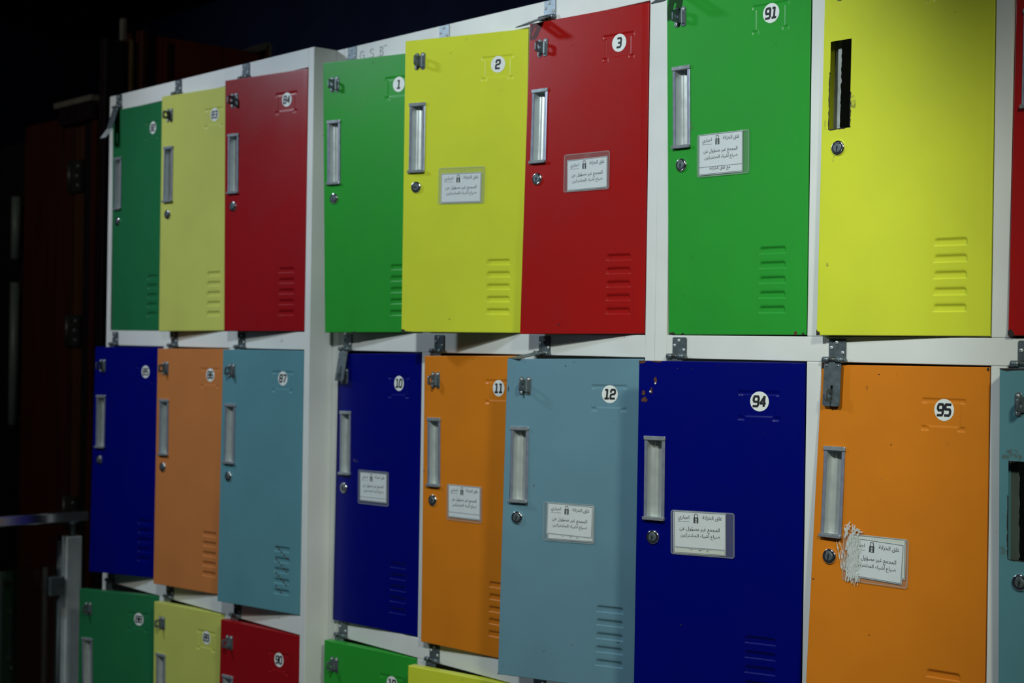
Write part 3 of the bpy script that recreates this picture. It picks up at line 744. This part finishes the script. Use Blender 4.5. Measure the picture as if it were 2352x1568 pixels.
for key, lab, cu, cv, W, H, tilt, slot, main, second in CARDS:
    Fm = DFRAME[key](cu+W/2, cv+H/2)
    M = Fm @ Matrix.Rotation(-R_(tilt), 4, 'Y') @ T((-W/2, -.0009, H/2))
    root = thing('notice_card', lab, 'notice', M, 'notice cards on the locker doors')
    link('sleeve', sleeve_mesh(W, H, slot), root, M, 'clear plastic sleeve')
    x, z, hh, tl, line, extra = main
    Ms = M @ T((x, -.00070, z)) @ Matrix.Rotation(-R_(tl), 4, 'Y')
    p = link('paper', sheet_mesh(hh, PAPER), root, Ms)
    link('printed_text', main_print(hh, line, extra), p, Ms)
    if second:
        x, z, hh, tl, txt, mt = second
        M2 = M @ T((x, -.00040, z)) @ Matrix.Rotation(-R_(tl), 4, 'Y')
        p = link('paper', sheet_mesh(hh, mt), root, M2); link('printed_text', under_print(hh, txt), p, M2)
    if key == ('R',1,1):
        # dry brushed white paint over the left part of this card and the door beside it
        mb = MB(); rnd = random.Random(5)
        def dab(x, z, lx, lz, ang):
            n = 9; pts = []
            for q in range(n):
                a = 2*math.pi*q/n; s = .55+.6*rnd.random()
                px, pz = lx*s*math.cos(a), lz*s*math.sin(a)
                pts.append((x+px*math.cos(ang)-pz*math.sin(ang), -.0016-rnd.random()*.0002, z+px*math.sin(ang)+pz*math.cos(ang)))
            mb.face(pts, SCRAPE)
        for t in range(90):       # dense body of the scrape
            s = rnd.random(); x = .005+.020*rnd.random()-.004*(1-s)*rnd.random(); z = .004-.066*s
            dab(x+.004*math.sin(s*3.1), z, .0012+.0016*rnd.random(), .004+.005*rnd.random(), rnd.uniform(-.3, .1))
        for t in range(26):       # loose arc of dabs above the card
            s = rnd.random(); dab(.001+.030*s, .003+.015*math.sin(math.pi*min(1, s*.8+.3))*rnd.random(), .0008+.0014*rnd.random(), .001+.003*rnd.random(), rnd.uniform(-1.2, .4))
        for t in range(34):       # dragged streaks at the left
            s = rnd.random(); dab(-.011+.013*rnd.random()+.008*s, -.014-.036*s, .0004+.0006*rnd.random(), .002+.005*rnd.random(), rnd.uniform(.1, .45))
        for t in range(18):
            dab(.006+.022*rnd.random(), -.058-.011*rnd.random(), .0009, .004, rnd.uniform(-.2, .5))
        link('paint_smear', mb.mesh('paint_smear'), root, M, 'dry white paint smear')

# faint pencilled letters on the top rail of the middle cabinet
mb = MB(); y = UNITS['M']['y']-.0004
PEN = {'G': [[(.9,.8),(.6,1),(.2,.9),(0,.5),(.2,.1),(.6,0),(.9,.2),(.9,.5),(.6,.5)]], '.': [[(.4,0),(.5,.05)]],
       'S': [[(.9,.85),(.5,1),(.1,.8),(.3,.55),(.8,.4),(.8,.1),(.4,0),(0,.15)]], 'B': [[(.1,0),(.1,1),(.6,.95),(.7,.7),(.2,.5),(.8,.35),(.7,.05),(.1,0)],[(.9,1.0),(1.5,1.05)]]}
x = -2.430
for ch in 'G.S.B':
    for p in PEN[ch]:
        for q in stroke([(x+a*.015, .5655+b*.0175+ZF) for a, b in p], .0022): mb.face([(c[0], y, c[1]) for c in q], PENCIL)
    x += .021 if ch != '.' else .012
link('pencil_mark', mb.mesh('pencil_mark'), UNITS['M']['root'], None, 'faint pencilled letters')

# ------------------------------------------------------------------ railing beside the far cabinet
rx = -3.555
root = thing('glass_railing', 'glass balustrade with grey post and flat steel handrail beside the farthest lockers', 'railing', T((rx, -.06, 0)))
mb = MB(); mb.box(rx-.010, rx+.004, -.078, -.037, 0, -.509+ZF, POSTW); o = link('post', mb.mesh('post'), root, None, 'grey painted post'); bevel(o, .002)
mb = MB(); mb.box(rx-.030, rx-.0105, -.086, -.045, 0, -.507+ZF, CHROME); mb.tube((rx-.022, -.088, 0), (rx-.022, -.088, -.52+ZF), .006, STEEL)
link('post_sleeve', mb.mesh('post_sleeve'), root, None, 'polished steel strip')
mb = MB(); mb.tube((rx-.008, -.058, -.512+ZF), (rx-.008, -.058, -.474+ZF), .0075, STEEL, 20)
mb.loft([[(rx-.008+r*math.cos(2*math.pi*k/20), -.058+r*math.sin(2*math.pi*k/20), z+ZF) for k in range(20)] for r, z in ((.0075, -.488), (.010, -.480), (.019, -.4715))], STEEL)
link('spigot', mb.mesh('spigot'), root)
mb = MB(); mb.box(rx-.022, rx+.006, -1.30, -.020, -.4712+ZF, -.4450+ZF, CHROME); o = link('handrail', mb.mesh('handrail'), root, None, 'flat polished steel handrail'); bevel(o, .003)
mb = MB(); mb.box(rx-.016, rx-.006, -1.22, -.100, .06, -.582+ZF, GLASS); link('glass_panel', mb.mesh('glass_panel'), root)
mb = MB(); mb.box(rx-.030, rx+.006, -.122, -.084, -.655+ZF, -.608+ZF, STEEL); o = link('glass_clamp', mb.mesh('glass_clamp'), root); bevel(o, .002)

# ------------------------------------------------------------------ dark joinery behind the far end
root = thing('wooden_partition', 'dark reddish-brown wooden partition rising behind the far end of the lockers', 'partition', T((-4.25, .6, 0)))
mb = MB(); mb.box(-4.30, -4.20, .452, .88, 0, .945+ZF, WOODP); mb.box(-4.20, -4.194, .53, .545, 0, .93+ZF, WOOD); mb.box(-4.20, -4.194, .86, .88, 0, .94+ZF, WOOD)
link('panel', mb.mesh('panel'), root)
mb = MB(); mb.box(-4.232, -4.19, .322, .385, 0, .912+ZF, BLACKWOOD); mb.box(-4.30, -4.185, .440, .460, 0, .955+ZF, WOOD); o = link('jamb', mb.mesh('jamb'), root); bevel(o, .003)
mb = MB(); mb.box(-4.232, -4.196, .386, .440, 0, .915+ZF, WOOD2); mb.box(-4.2, -4.19, .405, .414, 0, .918+ZF, EDGEWOOD); link('edge_strip', mb.mesh('edge_strip'), root, None, 'lighter brown wooden strip')
mb = MB(); mb.box(-4.232, -4.212, .388, .400, .905+ZF, .985+ZF, PALEWOOD); link('upright_stub', mb.mesh('upright_stub'), root, None, 'pale wooden stub')
mb = MB(); mb.box(-4.30, -4.19, .895, .912, .70+ZF, .975+ZF, WOOD2); mb.box(-4.192, -4.186, .902, .912, .75+ZF, .975+ZF, PALEWOOD)
A = [(-4.19, .815, .944), (-4.19, .905, .985), (-4.19, .905, .962), (-4.19, .84, .940)]
mb.loft([[(x, y, z+ZF) for x, y, z in A], [(x-.09, y, z+ZF) for x, y, z in A]], PALEWOOD, smooth=False)
link('cornice', mb.mesh('cornice'), root, None, 'pale sawn wooden edge')

root = thing('wooden_door', 'dark wooden door with steel hinges at the far left, left of the partition', 'door', T((-4.5, .32, 0)))
mb = MB(); mb.box(-4.415, -4.31, .335, .40, 0, .72+ZF, WOOD2); mb.box(-4.335, -4.268, .328, .385, 0, .70+ZF, BLACKWOOD); mb.box(-4.268, -4.236, .318, .38, 0, .70+ZF, WOOD); link('jamb', mb.mesh('jamb'), root)
mb = MB(); mb.box(-4.78, -4.42, .330, .372, .01, .70+ZF, WOOD); mb.box(-4.72, -4.50, .326, .330, .12, .60+ZF, WOOD); o = link('leaf', mb.mesh('leaf'), root); bevel(o, .004)
for z in (.505, .02, -.55):
    mb = MB(); mb.box(-4.43, -4.345, .322, .330, z-.05+ZF, z+.05+ZF, DSTEEL); mb.tube((-4.42, .320, z-.05+ZF), (-4.42, .320, z+.05+ZF), .008, DSTEEL)
    for dz in (-.03, 0, .03): mb.disc(-4.370+(.006 if dz == 0 else 0)*-1, 0, z+dz+ZF, 0, STEEL, 12, [(.006, .322), (.004, .319)])
    link('hinge', mb.mesh('hinge'), root)
mb = MB(); mb.box(-4.50, -4.236, .30, .38, .725+ZF, .742+ZF, PALEWOOD); mb.box(-4.48, -4.236, .305, .38, .67+ZF, .725+ZF, BLACKWOOD); link('cornice', mb.mesh('cornice'), root, None, 'pale sawn top edge')
root = thing('panelled_door', 'dark door leaf with long metal pull bars at the left edge of the picture', 'door', T((-4.95, .36, 0)))
mb = MB(); mb.box(-5.20, -4.80, .36, .40, .01, .66+ZF, BLACKWOOD); mb.box(-4.805, -4.785, .34, .40, 0, .68+ZF, WOOD); link('leaf', mb.mesh('leaf'), root)
for za, zb in ((.47, .26), (.18, -.30)):
    mb = MB(); mb.tube((-4.855, .335, za+ZF), (-4.855, .335, zb+ZF), .016, PULLM, 20)
    for z in (za-.02, zb+.02): mb.tube((-4.855, .335, z+ZF), (-4.855, .36, z+ZF), .008, STEEL)
    link('pull_bar', mb.mesh('pull_bar'), root)

for o in bpy.data.objects:
    if '_w' in o: del o['_w']
